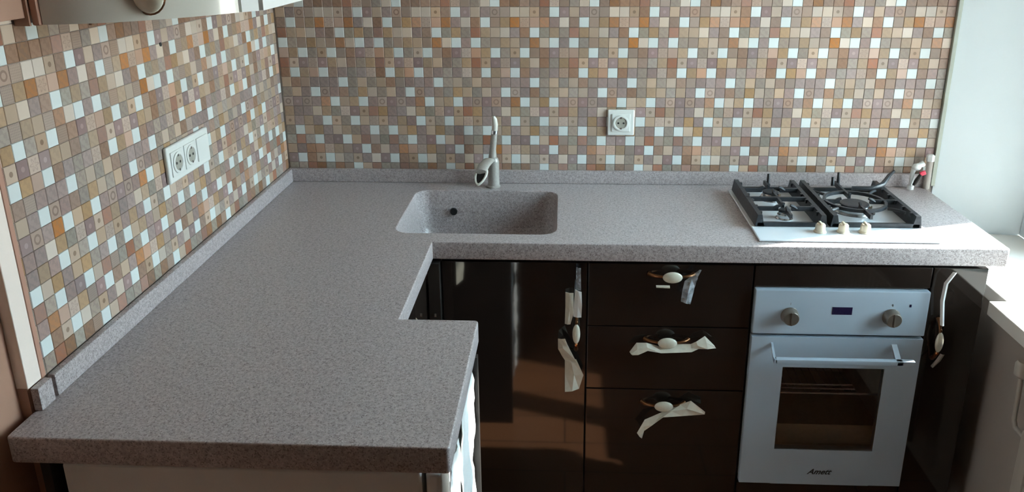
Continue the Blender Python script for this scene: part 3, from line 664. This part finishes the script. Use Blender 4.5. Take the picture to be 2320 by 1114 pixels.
crumple('packing_film', -1.372, -1.262, 0.06, 0.815, 0.7110, .006, 'crumpled white packing film flap nearest the worktop corner on the washing machine', seed=9, ny=10)

# ------------------------------------------------------------ torn film scraps on the fronts
def scrap(A, B, label, mat=FILM, y=-0.545, curl=None, th=0.0012, group=None):
    bm = bmesh.new(); n = len(A); V = []
    for i in range(n):
        c = curl[i] if curl else 0.006 * math.sin(i * 1.9)
        V.append((bm.verts.new((A[i][0], y + c, A[i][1])), bm.verts.new(((A[i][0] + B[i][0]) / 2, y + c * .4 - .004, (A[i][1] + B[i][1]) / 2)), bm.verts.new((B[i][0], y - c * .6, B[i][1]))))
    for i in range(n - 1):
        for k in (0, 1): bm.faces.new((V[i][k], V[i][k + 1], V[i + 1][k + 1], V[i + 1][k]))
    bmesh.ops.recalc_face_normals(bm, faces=bm.faces[:])
    me = bpy.data.meshes.new('film_scrap'); bm.to_mesh(me); bm.free(); me.materials.append(mat)
    o = bpy.data.objects.new('film_scrap', me); COL.objects.link(o); s = o.modifiers.new('thick', 'SOLIDIFY'); s.thickness = th; s.offset = 0
    return tag(o, label, 'film scrap', 'torn film scraps on the cabinet fronts')
scrap([(1.0672, 0.5813), (1.0852, 0.6056), (1.1109, 0.6077), (1.1442, 0.5962), (1.1953, 0.6026), (1.2279, 0.6043), (1.2413, 0.6152), (1.2637, 0.6277), (1.2885, 0.6046)],
      [(1.0745, 0.575), (1.0895, 0.578), (1.114, 0.5892), (1.1494, 0.5847), (1.1961, 0.5878), (1.2288, 0.5895), (1.247, 0.5973), (1.2702, 0.5999), (1.2925, 0.6004)], 'long curled ivory film strip behind the middle drawer handle', curl=[.004, .010, .006, .010, .012, .010, .004, .012, .004])
scrap([(1.0951, 0.3363), (1.1155, 0.3738), (1.163, 0.3948), (1.2099, 0.4184), (1.2377, 0.4347), (1.2751, 0.4089)],
      [(1.1096, 0.3149), (1.1143, 0.3426), (1.1354, 0.363), (1.1631, 0.390), (1.2150, 0.3930), (1.2745, 0.3949)], 'twisted ivory film strip with a triangular end on the bottom drawer', curl=[-.004, .004, .010, .012, .006, -.006])
scrap([(1.2379, 0.8230), (1.2015, 0.7879), (1.1958, 0.7677), (1.193, 0.7348)], [(1.2417, 0.8230), (1.2343, 0.8084), (1.2273, 0.7733), (1.2187, 0.725)], 'hanging clear film flap right of the top drawer handle', CLEAR)
scrap([(1.1282, 0.7766), (1.145, 0.7769), (1.1634, 0.7762)], [(1.1285, 0.7716), (1.145, 0.7710), (1.1637, 0.7702)], 'tiny film sliver below the top drawer handle', FILM, curl=[.002, .002, .002])
scrap([(0.8958, 0.7453), (0.8960, 0.7000), (0.895, 0.6544)], [(0.9165, 0.7457), (0.9173, 0.6872), (0.9096, 0.6547)], 'flat rectangular film piece left of the sink door handle top', FILM, y=-0.530, curl=[.004, .006, .002])
scrap([(0.9233, 0.8235), (0.9227, 0.7616)], [(0.9343, 0.8235), (0.9355, 0.7618)], 'clear film ribbon running up from the sink door handle', CLEAR, curl=[.004, .004])
scrap([(0.9211, 0.7633), (0.9180, 0.72), (0.9173, 0.6854)], [(0.9371, 0.7583), (0.9385, 0.72), (0.9376, 0.6858)], 'bright film tab just above the sink door handle', WHITE, y=-0.550, curl=[.003, .006, .003])
scrap([(0.8774, 0.6150), (0.8776, 0.5884), (0.8880, 0.5654), (0.8959, 0.5554)], [(0.8953, 0.6235), (0.9037, 0.5999), (0.9238, 0.5598), (0.9300, 0.5480)], 'folded film piece at lower left of the sink door handle', FILM, y=-0.548, curl=[.01, .004, .008, .003])
scrap([(0.8959, 0.5554), (0.8964, 0.5068), (0.8969, 0.4574)], [(0.9260, 0.5560), (0.946, 0.5079), (0.9351, 0.4622)], 'large pale film flap hanging lowest on the sink cabinet door', FILM, y=-0.538, curl=[.006, .004, -.006])
scrap([(1.8690, 0.8250), (1.8520, 0.7945), (1.8495, 0.7453), (1.8590, 0.6767)], [(1.8755, 0.8250), (1.8585, 0.7945), (1.8570, 0.7453), (1.8665, 0.6767)], 'thin white film ribbon above the narrow cabinet handle', WHITE, curl=[.003, .004, .003, .002], th=.002)
scrap([(1.8720, 0.5937), (1.8640, 0.5780), (1.8531, 0.5567)], [(1.8800, 0.5937), (1.8730, 0.5741), (1.8560, 0.5540)], 'dull film end curling below the narrow cabinet handle', KNOBM, curl=[.003, .002, .004])
# hanging film strip on the corner cabinet door (seen mirrored in the sink door)
bm = bmesh.new(); zz = [0.823, 0.785, 0.74, 0.70, 0.66, 0.61]; V = [(bm.verts.new((0.552 + .004 * (i % 2), -0.900, z)), bm.verts.new((0.580 - .005 * (i % 2), -0.87, z)), bm.verts.new((0.560, -0.835 + .006 * (i % 2), z))) for i, z in enumerate(zz)]
for i in range(5):
    for k in (0, 1): bm.faces.new((V[i][k], V[i][k + 1], V[i + 1][k + 1], V[i + 1][k]))
me = bpy.data.meshes.new('film_scrap'); bm.to_mesh(me); bm.free(); me.materials.append(FILM); o = bpy.data.objects.new('film_scrap', me); COL.objects.link(o); s = o.modifiers.new('t', 'SOLIDIFY'); s.thickness = .0012
tag(o, 'long pale film strip hanging on the corner cabinet door, seen mirrored in the sink cabinet', 'film scrap', 'torn film scraps on the cabinet fronts')

# ------------------------------------------------------------ radiator
rd = thing('radiator', 'white panel radiator with a round valve below the window board', 'radiator', (1.99, -1.1, 0.12))
b = MB().mat(RADM).box((1.965, -1.62, 0.12), (1.985, -0.775, 0.53), .006, 3)
for i in range(22): b.box((1.960, -1.60 + i * .037, 0.15), (1.967, -1.58 + i * .037, 0.50), .003)
b.make('panel', parent=rd)
MB().mat(RADM).tube([(1.982, -0.79, 0.50), (1.982, -0.725, 0.50), (1.982, -0.714, 0.515), (1.98, -0.712, 0.63)], .006, 12).make('supply_pipe', parent=rd)
MB().mat(RADM).lathe((1.98, -0.712, 0.63), (0, 0, 1), [(.012, 0), (.017, .006), (.018, .034), (.013, .042)], 20).make('valve_head', parent=rd)
